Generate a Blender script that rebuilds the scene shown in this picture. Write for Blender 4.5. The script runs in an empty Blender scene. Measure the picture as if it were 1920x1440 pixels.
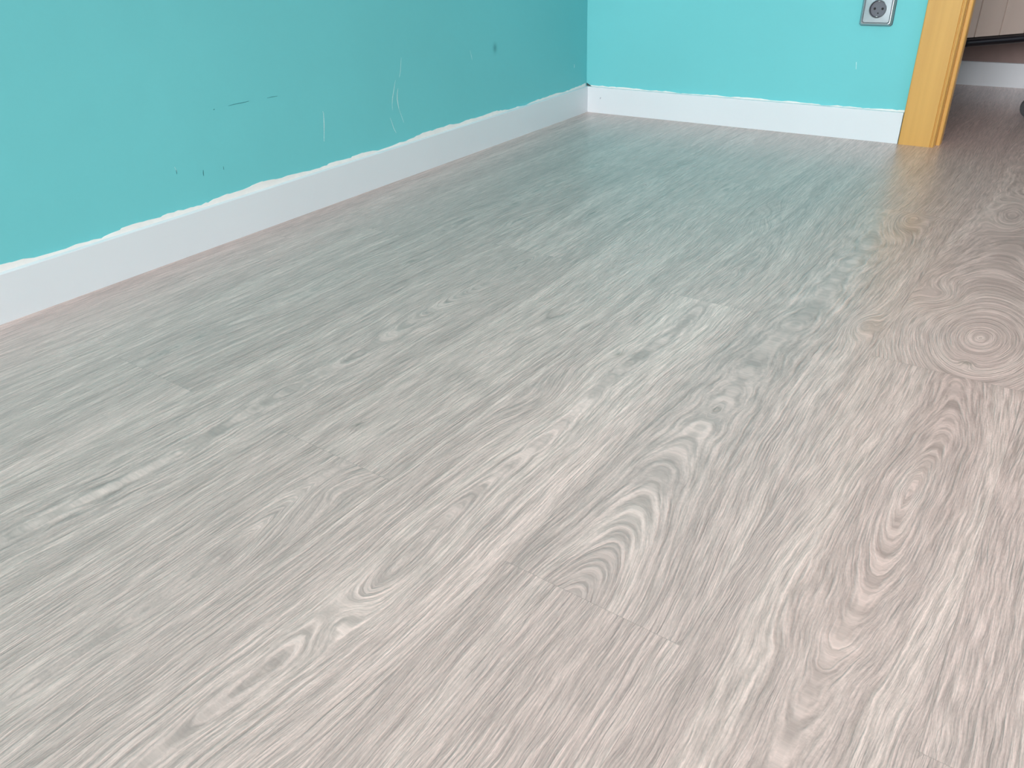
import bpy, bmesh, math, random
from mathutils import Vector, Matrix

S = bpy.context.scene
COL = S.collection

# ------------------------------------------------------------------ camera
F_PX, YAW, PITCH, ROLL = 1452.1, -0.647113, 0.531640, -0.042582
CX, CY, CZ = 1.384964, -2.314332, 0.537177
fw = Vector((math.sin(YAW)*math.cos(PITCH), math.cos(YAW)*math.cos(PITCH), -math.sin(PITCH)))
rt0 = fw.cross(Vector((0, 0, 1))).normalized()
up0 = rt0.cross(fw)
rt = rt0*math.cos(ROLL) + up0*math.sin(ROLL)
up = -rt0*math.sin(ROLL) + up0*math.cos(ROLL)
cam_d = bpy.data.cameras.new('camera')
cam = bpy.data.objects.new('camera', cam_d)
COL.objects.link(cam)
cam.matrix_world = Matrix(((rt.x, up.x, -fw.x, CX), (rt.y, up.y, -fw.y, CY), (rt.z, up.z, -fw.z, CZ), (0, 0, 0, 1)))
cam_d.sensor_fit = 'HORIZONTAL'
cam_d.sensor_width = 36.0
cam_d.lens = F_PX*36.0/1920.0
cam_d.clip_start = 0.02
S.camera = cam

# ------------------------------------------------------------------ view, world, daylight
S.view_settings.view_transform = 'Standard'
S.view_settings.look = 'None'
S.view_settings.gamma = 1.0
S.view_settings.use_curve_mapping = False
S.view_settings.exposure = 0.0

W = bpy.data.worlds.new('sky')
S.world = W
W.use_nodes = True
wn = W.node_tree.nodes
wn['Background'].inputs[0].default_value = (0.72, 0.85, 1.0, 1)
wn['Background'].inputs[1].default_value = 1.0

def area(name, loc, target, sx, sy, power, color):
    d = bpy.data.lights.new(name, 'AREA')
    d.shape = 'RECTANGLE'; d.size = sx; d.size_y = sy
    d.energy = power; d.color = color
    o = bpy.data.objects.new(name, d); COL.objects.link(o)
    o.location = loc
    o.rotation_euler = (Vector(target)-Vector(loc)).to_track_quat('-Z', 'Y').to_euler()
    return o

# daylight entering by the window behind the camera; the side and corridor lamps are added fill
area('window_daylight', (1.45, -6.56, 1.60), (1.45, -1.2, 1.0), 1.9, 1.3, 236, (1.0, 0.955, 0.95))
side = area('side_floor_fill', (3.02, -1.45, 2.0), (1.38, -1.52, 0.0), 1.0, 0.6, 6.8, (1.0, 0.955, 0.94))  # added lamp that brightens the middle of the floor, no known window there
side.data.spread = math.radians(66)
area('corridor_fill', (3.3, 0.5, 1.3), (1.0, 0.5, 0.9), 0.8, 1.4, 4.2, (1.0, 0.84, 0.87))  # added dim lamp to light the corridor, its source is unseen

# ------------------------------------------------------------------ helpers
def lin(c):
    c = c/255.0
    return c/12.92 if c <= 0.04045 else ((c+0.055)/1.055)**2.4
def rgb(r, g, b):
    return (lin(r), lin(g), lin(b), 1)

class NT:
    def __init__(s, name):
        s.m = bpy.data.materials.new(name); s.m.use_nodes = True
        s.t = s.m.node_tree; s.b = s.t.nodes['Principled BSDF']
    def n(s, typ, **kw):
        nd = s.t.nodes.new(typ)
        for k, v in kw.items():
            setattr(nd, k, v)
        return nd
    def l(s, a, b):
        s.t.links.new(a, b)
    def math(s, op, a, b=None, c=None, clamp=False):
        nd = s.n('ShaderNodeMath', operation=op); nd.use_clamp = clamp
        for i, v in enumerate((a, b, c)):
            if v is None: continue
            if isinstance(v, (int, float)): nd.inputs[i].default_value = v
            else: s.l(v, nd.inputs[i])
        return nd.outputs[0]
    def comb(s, x, y, z):
        nd = s.n('ShaderNodeCombineXYZ')
        for i, v in enumerate((x, y, z)):
            if isinstance(v, (int, float)): nd.inputs[i].default_value = v
            else: s.l(v, nd.inputs[i])
        return nd.outputs[0]
    def noise(s, vec, scale, detail=2, rough=0.5):
        nd = s.n('ShaderNodeTexNoise')
        nd.inputs['Scale'].default_value = scale
        nd.inputs['Detail'].default_value = detail
        nd.inputs['Roughness'].default_value = rough
        if vec is not None: s.l(vec, nd.inputs['Vector'])
        return nd.outputs['Fac']
    def ramp(s, fac, stops):
        nd = s.n('ShaderNodeValToRGB')
        e = nd.color_ramp.elements
        while len(e) < len(stops): e.new(0.5)
        for i, (p, c) in enumerate(stops):
            e[i].position = p; e[i].color = c
        s.l(fac, nd.inputs[0])
        return nd.outputs[0]
    def mix(s, fac, a, b, mode='MIX'):
        nd = s.n('ShaderNodeMix', data_type='RGBA', blend_type=mode)
        for sock, v in ((nd.inputs[0], fac), (nd.inputs[6], a), (nd.inputs[7], b)):
            if isinstance(v, (int, float)): sock.default_value = v
            elif isinstance(v, tuple): sock.default_value = v
            else: s.l(v, sock)
        return nd.outputs[2]
    def attr(s, name):
        nd = s.n('ShaderNodeAttribute', attribute_name=name)
        return nd.outputs['Fac']
    def bump(s, h, strength, dist, prev=None):
        nd = s.n('ShaderNodeBump')
        nd.inputs['Strength'].default_value = strength
        nd.inputs['Distance'].default_value = dist
        s.l(h, nd.inputs['Height'])
        if prev is not None: s.l(prev, nd.inputs['Normal'])
        return nd.outputs[0]
    def pos(s):
        return s.n('ShaderNodeNewGeometry').outputs['Position']
    def obj(s):
        return s.n('ShaderNodeTexCoord').outputs['Object']

def simple(name, col, rough=0.5, metal=0.0, noise_scale=40, var=0.04, bump=0.0, coat=0.0, spec=0.5):
    t = NT(name)
    o = t.obj()
    f = t.noise(o, noise_scale, 3)
    a = tuple(max(0, c*(1-var)) for c in col[:3])+(1,)
    b = tuple(min(1, c*(1+var)) for c in col[:3])+(1,)
    t.l(t.ramp(f, [(0.3, a), (0.7, b)]), t.b.inputs['Base Color'])
    t.b.inputs['Roughness'].default_value = rough
    t.b.inputs['Metallic'].default_value = metal
    t.b.inputs['Coat Weight'].default_value = coat
    t.b.inputs['Specular IOR Level'].default_value = spec
    if bump:
        t.l(t.bump(f, 0.3, bump), t.b.inputs['Normal'])
    return t.m

# ------------------------------------------------------------------ materials
def paint(name, col, smudge=None):
    t = NT(name)
    p = t.pos()
    low = t.noise(p, 2.2, 2)
    fine = t.noise(p, 90, 3)
    a = tuple(c*0.975 for c in col[:3])+(1,)
    b = tuple(min(1, c*1.025) for c in col[:3])+(1,)
    c = t.ramp(low, [(0.3, a), (0.7, b)])
    if smudge:
        # a soft darker greasy spot and a faint pencil stroke on the paint
        sep = t.n('ShaderNodeSeparateXYZ'); t.l(p, sep.inputs[0])
        for (cy, cz, ry, rz, amt) in smudge:
            dy = t.math('DIVIDE', t.math('SUBTRACT', sep.outputs[1], cy), ry)
            dz = t.math('DIVIDE', t.math('SUBTRACT', sep.outputs[2], cz), rz)
            r2 = t.math('ADD', t.math('MULTIPLY', dy, dy), t.math('MULTIPLY', dz, dz))
            g = t.math('MULTIPLY', t.math('EXPONENT', t.math('MULTIPLY', r2, -1.0)), amt)
            c = t.mix(g, c, rgb(40, 120, 130))
    t.l(c, t.b.inputs['Base Color'])
    t.b.inputs['Roughness'].default_value = 0.62
    t.b.inputs['Specular IOR Level'].default_value = 0.3
    low2 = t.noise(p, 14, 3)
    n1 = t.bump(low2, 0.25, 0.004)
    t.l(t.bump(fine, 0.12, 0.0006, n1), t.b.inputs['Normal'])
    return t.m

TEAL = rgb(115, 205, 211)
M_left = paint('teal_paint_smudged', TEAL, [(-0.4782, 0.2547, 0.008, 0.011, 0.6)])
M_back = paint('teal_paint', TEAL)
M_plain = simple('off_white_wall_paint', rgb(228, 222, 216), 0.8)
M_ceiling = simple('white_ceiling_paint', rgb(235, 235, 230), 0.8)
M_corr = simple('corridor_wall_paint', rgb(150, 130, 125), 0.8)
M_white = simple('white_lacquered_skirting', rgb(225, 233, 239), 0.38, noise_scale=4, var=0.012)
M_filler = simple('white_filler', rgb(240, 238, 236), 0.8, noise_scale=60, var=0.03, bump=0.001)
M_scratch = simple('bare_plaster_scratch', rgb(205, 242, 244), 0.8, noise_scale=400, var=0.15)
M_dent = simple('dark_paint_mark', rgb(52, 128, 138), 0.8, noise_scale=300, var=0.15)
M_gap = simple('dark_gap', rgb(60, 70, 75), 0.9)

def honey():
    t = NT('honey_varnished_wood')
    o = t.obj()
    mp = t.n('ShaderNodeMapping'); mp.inputs['Scale'].default_value = (60, 60, 2.2)
    t.l(o, mp.inputs[0])
    f = t.noise(mp.outputs[0], 1.0, 3)
    t.l(t.ramp(f, [(0.25, rgb(207, 158, 84)), (0.75, rgb(220, 172, 94))]), t.b.inputs['Base Color'])
    t.b.inputs['Roughness'].default_value = 0.33
    t.l(t.bump(f, 0.1, 0.0006), t.b.inputs['Normal'])
    return t.m
M_honey = honey()

def floor_mat():
    t = NT('grey_oak_laminate')
    phi, v, seed, tint, edge, knot = (t.attr(a) for a in ('phi', 'along', 'seed', 'tint', 'edge', 'knot'))
    across = t.attr('across')
    # wobble of the grain so the lines waver
    wv = t.comb(t.math('MULTIPLY', phi, 30.0), t.math('MULTIPLY', v, 16.0), seed)
    wob = t.math('MULTIPLY', t.math('SUBTRACT', t.noise(wv, 1.0, 2), 0.5), 0.006)
    ph = t.math('ADD', phi, wob)
    xq = t.math('ADD', across, wob)
    # broad bands
    bv = t.comb(t.math('MULTIPLY', ph, 40.0), t.math('MULTIPLY', v, 0.9), seed)
    broad = t.noise(bv, 1.0, 2, 0.5)
    # growth lines: thin contours of a slow noise across the grain
    rv = t.comb(t.math('MULTIPLY', ph, 95.0), t.math('MULTIPLY', v, 1.6), t.math('ADD', seed, 7.0))
    rn = t.noise(rv, 1.0, 1, 0.5)
    q = t.math('FRACT', t.math('MULTIPLY', rn, 7.0))
    rings = t.math('ABSOLUTE', t.math('SUBTRACT', q, 0.5))          # 0 in the groove, 0.5 between
    brk = t.noise(t.comb(t.math('MULTIPLY', ph, 60.0), t.math('MULTIPLY', v, 14.0), t.math('ADD', seed, 9.0)), 1.0, 2, 0.6)
    groove = t.math('MULTIPLY', t.math('SUBTRACT', 1.0, t.math('MULTIPLY', rings, 7.0), clamp=True),
                    t.math('MULTIPLY', t.math('SUBTRACT', brk, 0.38), 4.0, clamp=True))
    # coarse streaks and pores
    fv = t.comb(t.math('MULTIPLY', ph, 300.0), t.math('MULTIPLY', v, 5.0), t.math('ADD', seed, 3.0))
    streak = t.noise(fv, 1.0, 2, 0.6)
    pv = t.comb(t.math('MULTIPLY', xq, 560.0), t.math('MULTIPLY', v, 22.0), t.math('ADD', seed, 4.0))
    fine = t.noise(pv, 1.0, 2, 0.6)
    sv = t.comb(t.math('MULTIPLY', xq, 900.0), t.math('MULTIPLY', v, 220.0), t.math('ADD', seed, 5.0))
    speck = t.noise(sv, 1.0, 2, 0.6)
    base = t.ramp(broad, [(0.28, rgb(189, 165, 159)), (0.5, rgb(199, 174, 168)), (0.72, rgb(212, 188, 181))])
    def mul(c, fac, n, lo, hi, a, b):
        k = t.ramp(n, [(lo, (a, a, a, 1)), (hi, (b, b, b, 1))])
        return t.mix(fac, c, k, 'MULTIPLY')
    c = mul(base, 1.0, streak, 0.34, 0.66, 0.88, 1.09)
    c = mul(c, 1.0, fine, 0.34, 0.66, 0.74, 1.22)
    c = mul(c, 1.0, speck, 0.3, 0.7, 0.90, 1.09)
    c = t.mix(t.math('MULTIPLY', groove, 0.38), c, rgb(118, 104, 96))
    tc = t.n('ShaderNodeCombineColor')
    for i in range(3): t.l(tint, tc.inputs[i])
    c = t.mix(1.0, c, tc.outputs[0], 'MULTIPLY')
    c = t.mix(t.math('MULTIPLY', knot, 0.75), c, rgb(105, 95, 84))
    e = t.math('GREATER_THAN', 0.0004, edge)
    c = t.mix(t.math('MULTIPLY', e, 0.25), c, rgb(92, 82, 74))
    t.l(c, t.b.inputs['Base Color'])
    rr = t.ramp(streak, [(0.3, (0.36,)*3+(1,)), (0.7, (0.27,)*3+(1,))])
    t.l(rr, t.b.inputs['Roughness'])
    t.b.inputs['Specular IOR Level'].default_value = 1.0
    t.b.inputs['Coat Weight'].default_value = 0.35
    t.b.inputs['Coat Roughness'].default_value = 0.22
    h = t.math('ADD', t.math('MULTIPLY', streak, 0.8), t.math('MULTIPLY', fine, 0.8))
    h = t.math('ADD', h, t.math('MULTIPLY', speck, 0.3))
    h = t.math('SUBTRACT', h, t.math('MULTIPLY', groove, 0.25))
    t.l(t.bump(h, 0.7, 0.0016), t.b.inputs['Normal'])
    return t.m
M_floor = floor_mat()

# ------------------------------------------------------------------ mesh helpers
def link(name, bm, mats, parent=None, kind=None, smooth=False):
    me = bpy.data.meshes.new(name)
    bmesh.ops.recalc_face_normals(bm, faces=bm.faces)
    bm.to_mesh(me); bm.free()
    for m in (mats if isinstance(mats, (list, tuple)) else [mats]): me.materials.append(m)
    if smooth:
        for p in me.polygons: p.use_smooth = True
    o = bpy.data.objects.new(name, me); COL.objects.link(o)
    if parent is not None: o.parent = parent
    if kind: o['kind'] = kind
    return o

def box(bm, x0, x1, y0, y1, z0, z1, mat=0, bevel=0.0):
    vs = [bm.verts.new((x, y, z)) for x in (x0, x1) for y in (y0, y1) for z in (z0, z1)]
    fs = []
    for q in ((0, 1, 3, 2), (4, 6, 7, 5), (0, 4, 5, 1), (2, 3, 7, 6), (0, 2, 6, 4), (1, 5, 7, 3)):
        f = bm.faces.new([vs[i] for i in q]); f.material_index = mat; fs.append(f)
    if bevel:
        es = list({e for f in fs for e in f.edges})
        bmesh.ops.bevel(bm, geom=es, offset=bevel, segments=2, affect='EDGES', profile=0.6)
    return vs

def prism(bm, pts, axis, a, b, mat=0):
    """extrude a closed 2-D outline along an axis; pts give the other two coordinates in order"""
    def P(p, t):
        if axis == 'x': return (t, p[0], p[1])
        if axis == 'y': return (p[0], t, p[1])
        return (p[0], p[1], t)
    A = [bm.verts.new(P(p, a)) for p in pts]
    B = [bm.verts.new(P(p, b)) for p in pts]
    n = len(pts)
    for i in range(n):
        f = bm.faces.new((A[i], A[(i+1) % n], B[(i+1) % n], B[i])); f.material_index = mat
    for cap in (A, B[::-1]):
        f = bm.faces.new(cap); f.material_index = mat

def tag(o, label, cat, group=None):
    o['label'] = label; o['category'] = cat
    if group: o['group'] = group

def empty(name, loc, rz=0.0, kind=None):
    o = bpy.data.objects.new(name, None); COL.objects.link(o)
    o.location = loc; o.rotation_euler = (0, 0, rz); o.empty_display_size = 0.05
    if kind: o['kind'] = kind
    return o

WX = -0.012      # face of the left wall
WY = 0.012       # face of the back wall
RX, RY, RZ = 2.95, -6.50, 2.50

# ------------------------------------------------------------------ floor of laminate planks
PW, PL, X0 = 0.1865, 1.29, 0.098
JOINT = {-1: -1.35, 0: -1.22, 1: -1.84, 2: -1.16, 3: -1.836, 4: -1.20, 5: -1.868, 6: -1.25, 7: -1.86, 8: -1.22, 9: -1.80}
# hand-placed figure: nested ovals (cx, cy, k, ex) and little swirls (cx, cy, sx, sy, amp); keyed by row and by joint index
OVAL = {(5, 0): (1.105, -1.925, 0.27, 0.000), (6, -1): (1.322, -1.545, 0.16, 0.02), (2, -1): (0.580, -1.262, 0.15, 0.0),
        (3, -1): (0.775, -1.985, 0.055, 0.0), (4, -1): (0.935, -1.930, 0.10, 0.0), (6, 0): (1.322, -1.115, 0.55, 0.0),
        (1, 0): (0.345, -1.300, 0.04, 0.0), (0, -1): (0.185, -1.58, 0.04, 0.0), (5, -1): (1.16, -2.04, 0.10, 0.0),
        (3, 0): (0.745, -0.98, 0.12, 0.0), (4, 0): (0.925, -1.10, 0.16, 0.0), (2, 0): (0.56, -0.86, 0.12, 0.0)}
SWIRL = {(5, 0): [(1.180, -1.16, 0.018, 0.050, 0.022), (1.093, -1.498, 0.006, 0.02, 0.006), (1.13, -0.62, 0.03, 0.09, 0.03)],
         (4, -1): [(0.949, -2.011, 0.016, 0.045, 0.018), (0.916, -1.433, 0.006, 0.014, 0.007), (0.89, -1.60, 0.03, 0.08, 0.02)],
         (3, -1): [(0.79, -1.88, 0.03, 0.08, 0.024)],
         (3, 0): [(0.728, -1.774, 0.006, 0.015, 0.007), (0.784, -0.50, 0.016, 0.05, 0.02)],
         (6, 0): [(1.33, -1.204, 0.009, 0.016, 0.012), (1.26, -0.99, 0.03, 0.05, 0.03), (1.30, -0.5, 0.03, 0.1, 0.03)],
         (4, 0): [(0.949, -1.039, 0.008, 0.02, 0.009), (0.88, -0.74, 0.03, 0.08, 0.03)],
         (6, -1): [(1.26, -1.74, 0.03, 0.10, -0.010), (1.29, -1.88, 0.02, 0.10, 0.009)],
         (1, 0): [(0.403, -1.317, 0.006, 0.016, 0.007), (0.43, -1.0, 0.02, 0.07, 0.02)]}
FIGURED = ((5, 0), (6, -1), (6, 0), (2, -1), (3, -1), (4, -1), (1, 0))
# pale or dark figure printed on single planks: key, x, y, half width, half length, amount
BAND = [((4, -1), 1.012, -1.78, 0.017, 0.32, 0.27), ((1, -1), 0.452, -2.05, 0.022, 0.26, 0.26), ((5, 0), 1.055, -1.850, 0.030, 0.050, -0.13),
        ((5, 0), 1.120, -1.860, 0.020, 0.035, -0.07), ((6, -1), 1.318, -1.535, 0.017, 0.060, 0.10), ((6, -1), 1.335, -1.49, 0.035, 0.12, -0.05),
        ((5, -1), 1.150, -2.02, 0.012, 0.16, 0.10), ((2, 0), 0.52, -0.95, 0.012, 0.22, 0.09), ((3, 0), 0.70, -1.30, 0.012, 0.30, 0.07),
        ((0, 0), 0.26, -0.80, 0.012, 0.30, -0.08), ((1, 0), 0.31, -1.10, 0.014, 0.25, -0.07), ((2, -1), 0.62, -1.70, 0.012, 0.30, 0.08),
        ((4, 0), 0.94, -0.65, 0.02, 0.2, -0.07), ((1, 0), 0.35, -1.78, 0.05, 0.03, 0.05), ((6, 0), 1.32, -1.12, 0.02, 0.02, 0.07)]
KNOT = [(0.916, -1.433, 0.0045, 0.008), (0.728, -1.774, 0.003, 0.007), (1.33, -1.206, 0.007, 0.006), (0.949, -1.039, 0.003, 0.010),
        (0.403, -1.317, 0.003, 0.012), (0.555, -0.904, 0.003, 0.012), (1.093, -1.498, 0.003, 0.006), (0.37, -0.93, 0.003, 0.012)]
TINT = {(1, 0): 0.955, (0, 0): 0.975, (2, -1): 1.0, (3, 0): 0.99, (4, -1): 1.05, (5, 0): 0.99, (5, -1): 1.03, (6, -1): 0.98, (6, 0): 0.98, (4, 0): 0.97, (1, -1): 0.97, (3, -1): 1.035}

def build_floor():
    verts, faces = [], []
    A = {k: [] for k in ('phi', 'across', 'along', 'seed', 'tint', 'edge', 'knot')}
    rnd = random.Random(11)
    xa, xb, ya, yb = -0.1, RX+0.1, RY-0.1, 1.05
    r0 = -2
    for row in range(r0, 17):
        ex0, ex1 = X0+row*PW, X0+(row+1)*PW
        px0, px1 = max(ex0, xa), min(ex1, xb)
        if px1 <= px0: continue
        j0 = JOINT.get(row, -1.2-0.64*(row % 2))
        for k in range(-3, 4):
            ey0, ey1 = j0+k*PL, j0+(k+1)*PL
            py0, py1 = max(ey0, ya), min(ey1, yb)
            if py1 <= py0: continue
            key = (row, k)
            rnd = random.Random(row*31+k*7+505)
            seed = rnd.uniform(0, 80); tint = TINT.get(key, 1+rnd.uniform(-0.025, 0.025))
            dense = px1 > -0.02 and px0 < 1.7 and py1 > -2.5
            stx, sty = (0.0047, 0.009) if dense else (0.04, 0.08)
            nx = max(1, int(round((px1-px0)/stx))); ny = max(1, int(round((py1-py0)/sty)))
            ov = OVAL.get(key)
            if ov is None:
                ov = (rnd.uniform(ex0-0.12, ex1+0.12), rnd.uniform(ey0, ey1), rnd.uniform(0.02, 0.05), 0)
            sw = SWIRL.get(key)
            if sw is None:
                sw = [(rnd.uniform(ex0, ex1), rnd.uniform(ey0, ey1), 0.022, 0.11, rnd.uniform(-0.006, 0.008)) for _ in range(2)]
            b0 = len(verts)
            for j in range(ny+1):
                y = py0+(py1-py0)*j/ny
                for i in range(nx+1):
                    x = px0+(px1-px0)*i/nx
                    lean = 0.012*math.sin(2.3*y+seed)+0.005*math.sin(7.1*y+2*seed)
                    dx = x-ov[0]-lean-ov[3]*(y-ov[1])
                    dy = 0.26*math.tanh((y-ov[1])/0.26)*ov[2]
                    dx += 0.004*math.sin(19*y+seed)*math.exp(-(dx/0.05)**2)
                    ph = math.sqrt(dx*dx+dy*dy+1e-6)
                    for (sx_, sy_, wx, wy, am) in sw:
                        g = math.exp(-((x-sx_)/wx)**2-((y-sy_)/wy)**2)
                        ph += am*g
                    sh = sum(am*0.6*math.exp(-((x-sx_)/wx)**2-((y-sy_)/wy)**2) for (sx_, sy_, wx, wy, am) in sw)
                    A['across'].append(ph if key in FIGURED else x-lean+sh+0.25*(ph-abs(dx)))
                    kn = 0.0
                    for (kx, ky, rx, ry) in KNOT:
                        q = ((x-kx)/rx)**2+((y-ky)/ry)**2
                        if q < 9: kn = max(kn, math.exp(-q))
                    verts.append((x, y, 0.0))
                    A['phi'].append(ph); A['along'].append(y); A['seed'].append(seed)
                    tt = tint
                    for (bk, bx, by, bw, bh, ba) in BAND:
                        if bk == key: tt += ba*math.exp(-((x-bx)/bw)**2-((y-by)/bh)**2)
                    A['tint'].append(tt)
                    A['edge'].append(min(x-ex0, ex1-x, y-ey0, ey1-y)); A['knot'].append(kn)
            for j in range(ny):
                for i in range(nx):
                    a = b0+j*(nx+1)+i
                    faces.append((a, a+1, a+nx+2, a+nx+1))
    me = bpy.data.meshes.new('floor')
    me.from_pydata(verts, [], faces)
    for k, vals in A.items():
        at = me.attributes.new(k, 'FLOAT', 'POINT')
        at.data.foreach_set('value', vals)
    me.materials.append(M_floor)
    o = bpy.data.objects.new('floor', me); COL.objects.link(o)
    o['kind'] = 'structure'
    return o
build_floor()

# ------------------------------------------------------------------ left wall, with its filler edge and scratches
def ribbon_left(bm, pts, w, mat, lift=0.0004):
    """flat thin mark lying on the left wall; pts are (y, z)"""
    n = len(pts)
    L, R = [], []
    for i, (y, z) in enumerate(pts):
        a = pts[max(0, i-1)]; b = pts[min(n-1, i+1)]
        d = Vector((b[0]-a[0], b[1]-a[1])).normalized()
        ww = w*(0.35+0.65*math.sin(math.pi*(i+0.3)/(n-0.4)))*(0.8+0.4*((i*37) % 7)/7)
        L.append(bm.verts.new((WX+lift, y-d.y*ww/2, z+d.x*ww/2)))
        R.append(bm.verts.new((WX+lift, y+d.y*ww/2, z-d.x*ww/2)))
    for i in range(n-1):
        f = bm.faces.new((L[i], L[i+1], R[i+1], R[i])); f.material_index = mat

def jagged(bm, axis, t0, t1, zb, ztop, step, mat, seed, lift):
    r = random.Random(seed)
    T = []
    t = t0; z = ztop(t0)
    while t < t1:
        T.append((t, max(zb+0.001, ztop(t)+r.uniform(-0.0013, 0.0013))))
        t += step*r.uniform(0.3, 1.6)
    T.append((t1, ztop(t1)))
    def P(t, z, d):
        return (WX+d, t, z) if axis == 'y' else (t, WY-d, z)
    a = [bm.verts.new(P(t, zb, lift)) for t, z in T]
    b = [bm.verts.new(P(t, z, lift)) for t, z in T]
    c = [bm.verts.new(P(t, z+0.0003, 0)) for t, z in T]
    for i in range(len(T)-1):
        for p, q in ((a, b), (b, c)):
            f = bm.faces.new((p[i], p[i+1], q[i+1], q[i])); f.material_index = mat

bm = bmesh.new()
box(bm, WX-0.10, WX, RY-0.1, WY+0.05, -0.02, RZ+0.02)
def ztl(y):
    return 0.0872+0.0028*math.sin(9*y+1)+0.0022*math.sin(23*y+0.5)+0.0012*math.sin(61*y) + (0.001 if y < -0.6 else -0.002)
jagged(bm, 'y', -2.6, 0.005, 0.078, ztl, 0.012, 1, 4, 0.0009)
SCR = [([(-1.1190, .203), (-1.1176, .198), (-1.1195, .185), (-1.1215, .172), (-1.1245, .158), (-1.1270, .147), (-1.1285, .139)], .0013, 2),
       ([(-.8523, .2788), (-.8560, .264), (-.8600, .248), (-.8660, .236)], .0009, 2),
       ([(-.8800, .232), (-.8850, .221), (-.8898, .2093), (-.8960, .195), (-.9003, .1803), (-.9010, .166)], .0011, 2),
       ([(-.8745, .212), (-.8790, .200), (-.8810, .188), (-.8800, .176), (-.8784, .1639)], .0016, 2),
       ([(-.8784, .1639), (-.8740, .152), (-.8700, .140), (-.8664, .1299)], .0008, 2),
       ([(-.9120, .150), (-.9080, .138), (-.9040, .124), (-.8970, .1109)], .0010, 2),
       ([(-.5880, .262), (-.5840, .248), (-.5810, .238)], .0008, 2),
       ([(-.0660, .157), (-.0650, .151), (-.0665, .146)], .0022, 2),
       ([(-1.3900, .2545), (-1.3870, .2552)], .0016, 3),
       ([(-1.3550, .2556), (-1.3400, .2562), (-1.3200, .2558), (-1.3050, .2560)], .0007, 3),
       ([(-1.2600, .2545), (-1.2480, .2545), (-1.2333, .254)], .0007, 3),
       ([(-1.4420, .150), (-1.4435, .144), (-1.4440, .139)], .0010, 3),
       ([(-1.4980, .163), (-1.4990, .156)], .0010, 3),
       ([(-1.3960, .146), (-1.3965, .140)], .0012, 3),
       ([(-1.5000, .170), (-1.4975, .160)], .0007, 2)]
for pts, w, mi in SCR: ribbon_left(bm, pts, w*1.5, mi)
wl = link('wall_left', bm, [M_left, M_filler, M_scratch, M_dent], kind='structure')

# ------------------------------------------------------------------ back wall with the doorway
DX0, DX1, DZ = 1.062, 1.842, 2.03      # clear opening
WT = 0.058                              # far face of the partition
bm = bmesh.new()
box(bm, WX-0.10, DX0-0.012, WY, WT, -0.02, RZ+0.02)
box(bm, DX1+0.012, RX+0.1, WY, WT, -0.02, RZ+0.02)
box(bm, DX0-0.012, DX1+0.012, WY, WT, DZ+0.012, RZ+0.02)
def ztb(x):
    return 0.0825+0.0010*math.sin(14*x)+0.0007*math.sin(47*x+1)
jagged(bm, 'x', 0.004, 0.966, 0.078, ztb, 0.014, 1, 9, 0.0008)
vs = [bm.verts.new(p) for p in ((WX+0.0012, WY-0.001, 0.079), (0.010, WY-0.0012, 0.079), (WX+0.001, WY-0.001, 0.090))]
f = bm.faces.new(vs); f.material_index = 2
vs = [bm.verts.new(p) for p in ((0.822, WY-0.0004, 0.196), (0.8236, WY-0.0004, 0.196), (0.8258, WY-0.0004, 0.178), (0.8246, WY-0.0004, 0.178))]
f = bm.faces.new(vs); f.material_index = 3
link('wall_back', bm, [M_back, M_filler, M_gap, M_scratch], kind='structure')

# right wall, rear wall with its window opening, ceiling
bm = bmesh.new()
SY0, SY1, SZ0, SZ1 = -2.05, -0.65, 1.00, 2.30  # made-up opening that lets the side fill lamp in
box(bm, RX, RX+0.06, RY-0.1, SY0, -0.02, RZ+0.02); box(bm, RX, RX+0.06, SY1, WY+0.05, -0.02, RZ+0.02)
box(bm, RX, RX+0.06, SY0, SY1, -0.02, SZ0); box(bm, RX, RX+0.06, SY0, SY1, SZ1, RZ+0.02)
link('wall_right', bm, simple('taupe_wall_paint', rgb(150, 140, 134), 0.8), kind='structure')
WX0, WX1, WZ0, WZ1 = 0.47, 2.43, 0.92, 2.28
bm = bmesh.new()
box(bm, WX-0.1, WX0, RY-0.1, RY, -0.02, RZ+0.02); box(bm, WX1, RX+0.1, RY-0.1, RY, -0.02, RZ+0.02)
box(bm, WX0, WX1, RY-0.1, RY, -0.02, WZ0); box(bm, WX0, WX1, RY-0.1, RY, WZ1, RZ+0.02)
link('wall_rear', bm, M_plain, kind='structure')
bm = bmesh.new(); box(bm, WX-0.1, RX+0.1, RY-0.1, 1.05, RZ, RZ+0.1)
link('ceiling', bm, M_ceiling, kind='structure')
# window frame
bm = bmesh.new()
for a in ((WX0, WX0+0.05, WZ0, WZ1), (WX1-0.05, WX1, WZ0, WZ1), (WX0, WX1, WZ0, WZ0+0.05), (WX0, WX1, WZ1-0.05, WZ1), ((WX0+WX1)/2-0.03, (WX0+WX1)/2+0.03, WZ0, WZ1)):
    box(bm, a[0], a[1], RY-0.06, RY-0.01, a[2], a[3])
link('window_1', bm, M_white, kind='structure')
bm = bmesh.new()
for a in ((SY0, SY0+0.05, SZ0, SZ1), (SY1-0.05, SY1, SZ0, SZ1), (SY0, SY1, SZ0, SZ0+0.05), (SY0, SY1, SZ1-0.05, SZ1)):
    box(bm, RX+0.008, RX+0.05, a[0], a[1], a[2], a[3])
link('added_window_2', bm, M_white, kind='structure')  # invented frame, only goes with the added side fill lamp

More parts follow.
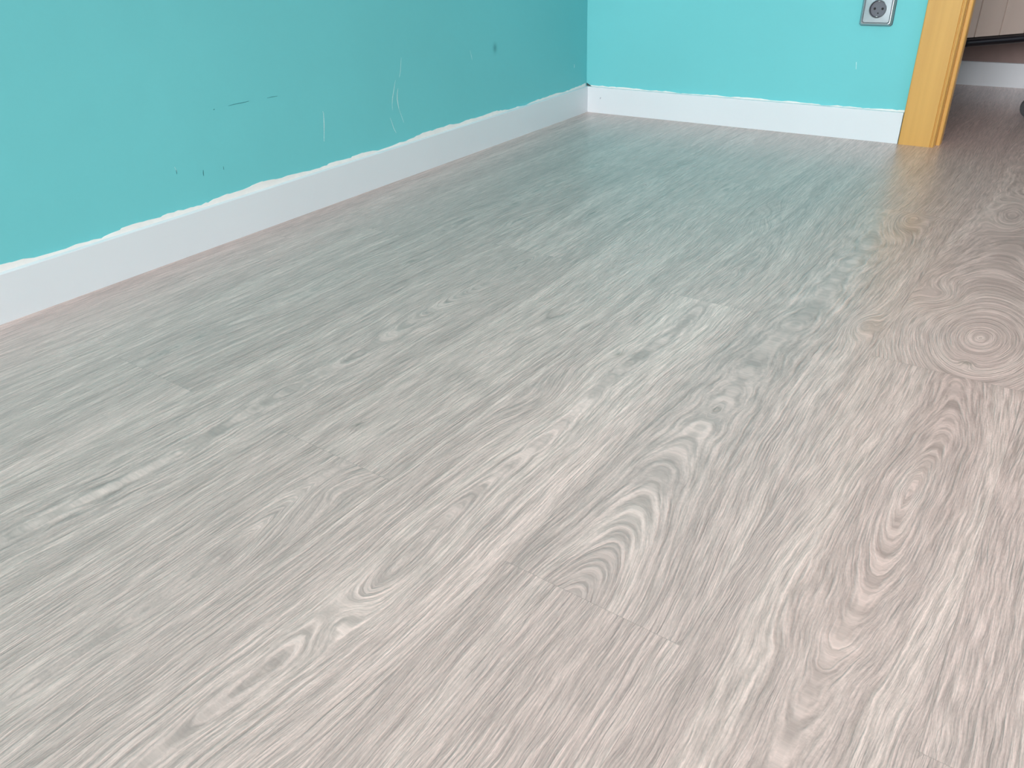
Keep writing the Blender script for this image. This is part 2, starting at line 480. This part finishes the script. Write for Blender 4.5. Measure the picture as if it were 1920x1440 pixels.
# ------------------------------------------------------------------ skirting boards
def skirt_pts(d):     # (depth from front, z): square board with a tiny softened top edge
    return [(0, 0), (0, 0.0788), (0.0004, 0.0796), (0.0012, 0.0800), (d, 0.0800), (d, 0)]
bm = bmesh.new()
P = [(-a, z) for a, z in skirt_pts(0.012)]
A = [bm.verts.new((x, RY, z)) for x, z in P]
B = [bm.verts.new((x, -x, z)) for x, z in P]       # mitred at the corner
n = len(P)
for i in range(n): bm.faces.new((A[i], A[(i+1) % n], B[(i+1) % n], B[i]))
bm.faces.new(A); bm.faces.new(B[::-1])
link('baseboard_left', bm, M_white, kind='structure')
bm = bmesh.new()
P = [(a, z) for a, z in skirt_pts(0.012)]
A = [bm.verts.new((-y, y, z)) for y, z in P]
B = [bm.verts.new((0.9665, y, z)) for y, z in P]
for i in range(n): bm.faces.new((A[i], A[(i+1) % n], B[(i+1) % n], B[i]))
bm.faces.new(A); bm.faces.new(B[::-1])
# small chip in the lacquer, slate grey
vs = [bm.verts.new(p) for p in ((0.046, -0.0003, 0.0445), (0.049, -0.0003, 0.0455), (0.0505, -0.0003, 0.0515), (0.0475, -0.0003, 0.0485))]
f = bm.faces.new(vs); f.material_index = 1
M_chip = simple('chipped_lacquer', rgb(150, 158, 170), 0.7)
link('baseboard_back', bm, [M_white, M_chip], kind='structure')
bm = bmesh.new()
P = [(RX-a, z) for a, z in skirt_pts(0.012)]
prism(bm, P, 'y', RY, WY)
link('baseboard_right', bm, M_white, kind='structure')
bm = bmesh.new()
prism(bm, [(0.97+a, z*0.965) for a, z in skirt_pts(0.012)], 'x', -0.1, RX+0.1)
link('baseboard_corridor', bm, M_white, kind='structure')

# ------------------------------------------------------------------ doorway: jambs, architraves
door = empty('door_1', (DX0, 0, 0), kind='structure')
def outline(side):
    # plan outline of the architrave on the room side; mirrored for the right jamb
    pts = [(0.9685, WY), (0.9685, -0.0010), (0.9692, -0.0025), (0.9710, -0.0032), (1.0455, -0.0038), (1.0472, -0.0010), (1.0484, -0.0008),
           (1.0500, -0.0036), (1.0525, -0.0030), (1.0545, -0.0008), (1.0550, 0.0020), (1.0550, WY)]
    if side: pts = [(DX0+DX1-x, y) for x, y in pts][::-1]
    return pts
def jamb(side):
    pts = [(1.0500, WY-0.001), (1.0555, WY-0.001), (1.0555, 0.0285), (1.0560, 0.0280), (1.0618, 0.0280), (1.0640, 0.0295), (1.0650, 0.0320),
           (1.0650, WT), (1.0500, WT)]
    if side: pts = [(DX0+DX1-x, y) for x, y in pts][::-1]
    return pts
def child(name, builder, mat, label=None):
    bm = bmesh.new(); builder(bm)
    for v in bm.verts: v.co.x -= DX0
    o = link(name, bm, mat, parent=door)
    if label: o['label'] = label
    return o
for s in (0, 1):
    child('casing', lambda bm: prism(bm, outline(s), 'z', 0.0, DZ+0.09), M_honey)
    child('jamb', lambda bm: prism(bm, jamb(s), 'z', 0.0, DZ), M_honey)
    def far(bm):
        x0, x1 = (0.965, 1.055) if not s else (DX0+DX1-1.055, DX0+DX1-0.965)
        box(bm, x0, x1, WT, WT+0.0145, 0, DZ+0.09)
    child('casing', far, M_honey)
child('head_casing', lambda bm: box(bm, 0.9685, DX0+DX1-0.9685, -0.0038, WY, DZ+0.09, DZ+0.17), M_honey)
child('head_jamb', lambda bm: box(bm, DX0-0.010, DX1+0.010, WY+0.001, WT, DZ, DZ+0.012), M_honey)

# corridor shell
bm = bmesh.new(); box(bm, WX-0.1, RX+1.0, 0.982, 1.05, -0.02, RZ+0.02)
link('wall_corridor', bm, M_corr, kind='structure')
bm = bmesh.new(); box(bm, WX-0.1, WX, WT, 1.05, -0.02, RZ+0.02)
link('wall_corridor_end', bm, M_corr, kind='structure')

# ------------------------------------------------------------------ wall socket
M_silver = simple('silver_grey_plastic', rgb(178, 184, 190), 0.28, metal=0.75, noise_scale=600, var=0.03)
M_cup = simple('anthracite_insert', rgb(104, 108, 118), 0.45, metal=0.2, noise_scale=300, var=0.05)
M_dark = simple('black_recess', rgb(14, 14, 18), 0.6)
M_metal = simple('steel_earth_clip', rgb(190, 190, 190), 0.3, metal=0.9)
M_shadow_flange = simple('socket_shadow_slate', rgb(70, 88, 100), 0.5)  # dark tone paints the shadow around the socket
sock = empty('wall_socket', (0.8545, WY, 0.3255))
tag(sock, 'silver square wall socket on the teal wall beside the honey door casing', 'socket')
def rr(w, h, r, n=64):
    """rounded rectangle sampled by angle from its centre"""
    out = []
    for i in range(n):
        a = 2*math.pi*(i+0.5)/n
        c, s_ = abs(math.cos(a)), abs(math.sin(a))
        lo, hi = 0.0, max(w, h)
        for _ in range(40):
            m = (lo+hi)/2
            qx, qz = m*c-(w/2-r), m*s_-(h/2-r)
            d = math.hypot(max(qx, 0), max(qz, 0))+min(max(qx, qz), 0)-r
            if d < 0: lo = m
            else: hi = m
        out.append((lo*math.cos(a), lo*math.sin(a)))
    return out
def loops(bm, rings, cap_last=False, mats=None):
    """rings: list of (points, y)"""
    V = [[bm.verts.new((p[0], y, p[1])) for p in pts] for pts, y in rings]
    for a, b in zip(V, V[1:]):
        n = len(a)
        for i in range(n): bm.faces.new((a[i], a[(i+1) % n], b[(i+1) % n], b[i]))
    if cap_last: bm.faces.new(V[-1])
bm = bmesh.new()
loops(bm, [(rr(.081, .081, .006), 0), (rr(.081, .081, .006), -.004), ([(.0205*math.cos(2*math.pi*(i+.5)/64), -.0005+.0205*math.sin(2*math.pi*(i+.5)/64)) for i in range(64)], -.004)])
link('shadow_flange', bm, M_shadow_flange, sock)  # rim showing past the frame, coloured as its contact shadow
bm = bmesh.new()
loops(bm, [(rr(.079, .079, .006), -.004), (rr(.079, .079, .006), -.0062), (rr(.0775, .0775, .0055), -.0078), (rr(.0715, .0715, .0045), -.0118), (rr(.068, .068, .004), -.0121),
           (rr(.066, .066, .0035), -.0112), (rr(.0645, .0645, .003), -.0098)])
link('frame', bm, M_silver, sock, smooth=False)
def circ_from(pts, r, cx=0, cz=0):
    return [(cx+r*math.cos(math.atan2(z, x)), cz+r*math.sin(math.atan2(z, x))) for x, z in pts]
CZ_ = -0.0005
sq = rr(.063, .063, .003)
bm = bmesh.new()
loops(bm, [(rr(.064, .064, .003), -.0095), (sq, -.0105), (circ_from(sq, .0215, 0, CZ_), -.0108), (circ_from(sq, .0205, 0, CZ_), -.0116), (circ_from(sq, .0196, 0, CZ_), -.0104)])
link('cover_plate', bm, M_silver, sock)
bm = bmesh.new()
loops(bm, [(circ_from(sq, .0197, 0, CZ_), -.0105), (circ_from(sq, .0190, 0, CZ_), -.0008)], True)
link('socket_cup', bm, M_cup, sock)['label'] = 'dark anthracite round recess'
for sx in (-1, 1):
    bm = bmesh.new()
    c = [(sx*.0095+.0030*math.cos(i*math.pi/8), CZ_+.0030*math.sin(i*math.pi/8)) for i in range(16)]
    loops(bm, [(c, -.0008), (c, -.0012)], True)
    link('pin_hole', bm, M_dark, sock)
for sz in (-1, 1):
    bm = bmesh.new()
    box(bm, -.0022, .0022, -.0085, -.0008, CZ_+sz*.0178-.0010, CZ_+sz*.0178+.0010, bevel=.0003)
    link('earth_clip', bm, M_metal, sock)
bm = bmesh.new()
c = [(.0000+.0018*math.cos(i*math.pi/8), CZ_-.0105+.0018*math.sin(i*math.pi/8)) for i in range(16)]
loops(bm, [(c, -.0008), (c, -.0012)], True)
link('screw_head', bm, M_dark, sock)

# ------------------------------------------------------------------ corridor cabinet
M_beige = simple('beige_panel', rgb(206, 190, 180), 0.55, noise_scale=8, var=0.02)
M_black = simple('black_rail', rgb(16, 18, 26), 0.3, noise_scale=20)
M_slit = simple('dark_slit', rgb(30, 22, 22), 0.9)
CABZ = 0.178
P0 = Vector((1.000, 0.520)); P1 = Vector((1.142, 0.690))
CAB_P0, CAB_P1 = P0, P1
dirv = (P1-P0).normalized()
cab = empty('cabinet', (P0.x, P0.y, 0), math.atan2(dirv.y, dirv.x))
tag(cab, 'beige panelled cabinet with black bottom rail, raised off the corridor floor behind the door casing', 'cabinet')
LEN, DEP, HT = 0.42, 0.17, 0.72
bm = bmesh.new(); box(bm, -0.012, LEN, 0.006, DEP, CABZ+0.024, CABZ+HT)
link('body', bm, M_slit, cab)
PN = 0.089
for i in range(6):
    a = -0.0600+i*PN+0.002
    bm = bmesh.new()
    box(bm, max(a, -0.012), min(LEN, a+PN-0.004), 0.0, 0.010, CABZ+0.026, CABZ+HT-0.01, bevel=0.0012)
    link('panel', bm, M_beige, cab)
bm = bmesh.new()
n = 12
for k, (zz, rr_) in enumerate(((CABZ+0.0125, 0.0125),)):
    R = []
    for i in range(17):
        x = -0.02+(LEN+0.03)*i/16
        R.append([bm.verts.new((x, 0.002+rr_*math.cos(2*math.pi*j/n), zz+rr_*math.sin(2*math.pi*j/n))) for j in range(n)])
    for a, b in zip(R, R[1:]):
        for j in range(n): bm.faces.new((a[j], a[(j+1) % n], b[(j+1) % n], b[j]))
    bm.faces.new(R[0]); bm.faces.new(R[-1])
link('bottom_rail', bm, M_black, cab, smooth=True)
for lx, ly in ((LEN-0.014, 0.02), (0.02, DEP-0.005)):
    bm = bmesh.new(); box(bm, lx-0.012, lx+0.012, ly-0.012, ly+0.012, 0, CABZ+0.03, bevel=0.002)
    link('leg', bm, M_black, cab)

# ------------------------------------------------------------------ swivel chair at the frame's edge (only a caster shows)
def cyl(bm, c, axis, r0, r1, h, n=20):
    q = Vector(axis).normalized().to_track_quat('Z', 'Y')
    A, B = [], []
    for i in range(n):
        a = 2*math.pi*i/n
        A.append(bm.verts.new(Vector(c)+q @ Vector((r0*math.cos(a), r0*math.sin(a), 0))))
        B.append(bm.verts.new(Vector(c)+q @ Vector((r1*math.cos(a), r1*math.sin(a), h))))
    for i in range(n): bm.faces.new((A[i], A[(i+1) % n], B[(i+1) % n], B[i]))
    bm.faces.new(A); bm.faces.new(B)
M_rubber = simple('black_plastic', rgb(22, 24, 32), 0.45)
M_seat = simple('charcoal_fabric', rgb(45, 46, 52), 0.9, noise_scale=300, var=0.1)
chair = empty('office_chair', (1.478, 0.470, 0))
tag(chair, 'black caster of a swivel chair standing on the corridor floor at the right edge', 'chair')
for i in range(5):
    a = math.radians(176+72*i)
    d = Vector((math.cos(a), math.sin(a), 0)); e = d*0.255; pr = Vector((-d.y, d.x, 0))
    bm = bmesh.new()
    A = [bm.verts.new(d*0.03+pr*s*0.022+Vector((0, 0, z))) for s, z in ((-1, .075), (1, .075), (1, .115), (-1, .115))]
    B = [bm.verts.new(e+pr*s*0.014+Vector((0, 0, z))) for s, z in ((-1, .068), (1, .068), (1, .088), (-1, .088))]
    for k in range(4): bm.faces.new((A[k], A[(k+1) % 4], B[(k+1) % 4], B[k]))
    bm.faces.new(A); bm.faces.new(B)
    link('base_leg', bm, M_rubber, chair)
    bm = bmesh.new()
    w = e+d*0.004
    for s in (-1, 1):
        cyl(bm, w+pr*(0.004*s)+Vector((0, 0, 0.030)), pr*s, 0.030, 0.027, 0.018, 24)
    cyl(bm, w+Vector((0, 0, 0.03)), (0, 0, 1), 0.008, 0.008, 0.045)
    link('caster', bm, M_rubber, chair)
bm = bmesh.new(); cyl(bm, (0, 0, 0.07), (0, 0, 1), 0.032, 0.026, 0.33); link('column', bm, M_rubber, chair)
bm = bmesh.new(); box(bm, -0.22, 0.22, -0.22, 0.22, 0.40, 0.47, bevel=0.02); link('seat', bm, M_seat, chair)
bm = bmesh.new(); box(bm, 0.18, 0.22, -0.19, 0.19, 0.46, 0.92, bevel=0.015); link('backrest', bm, M_seat, chair)
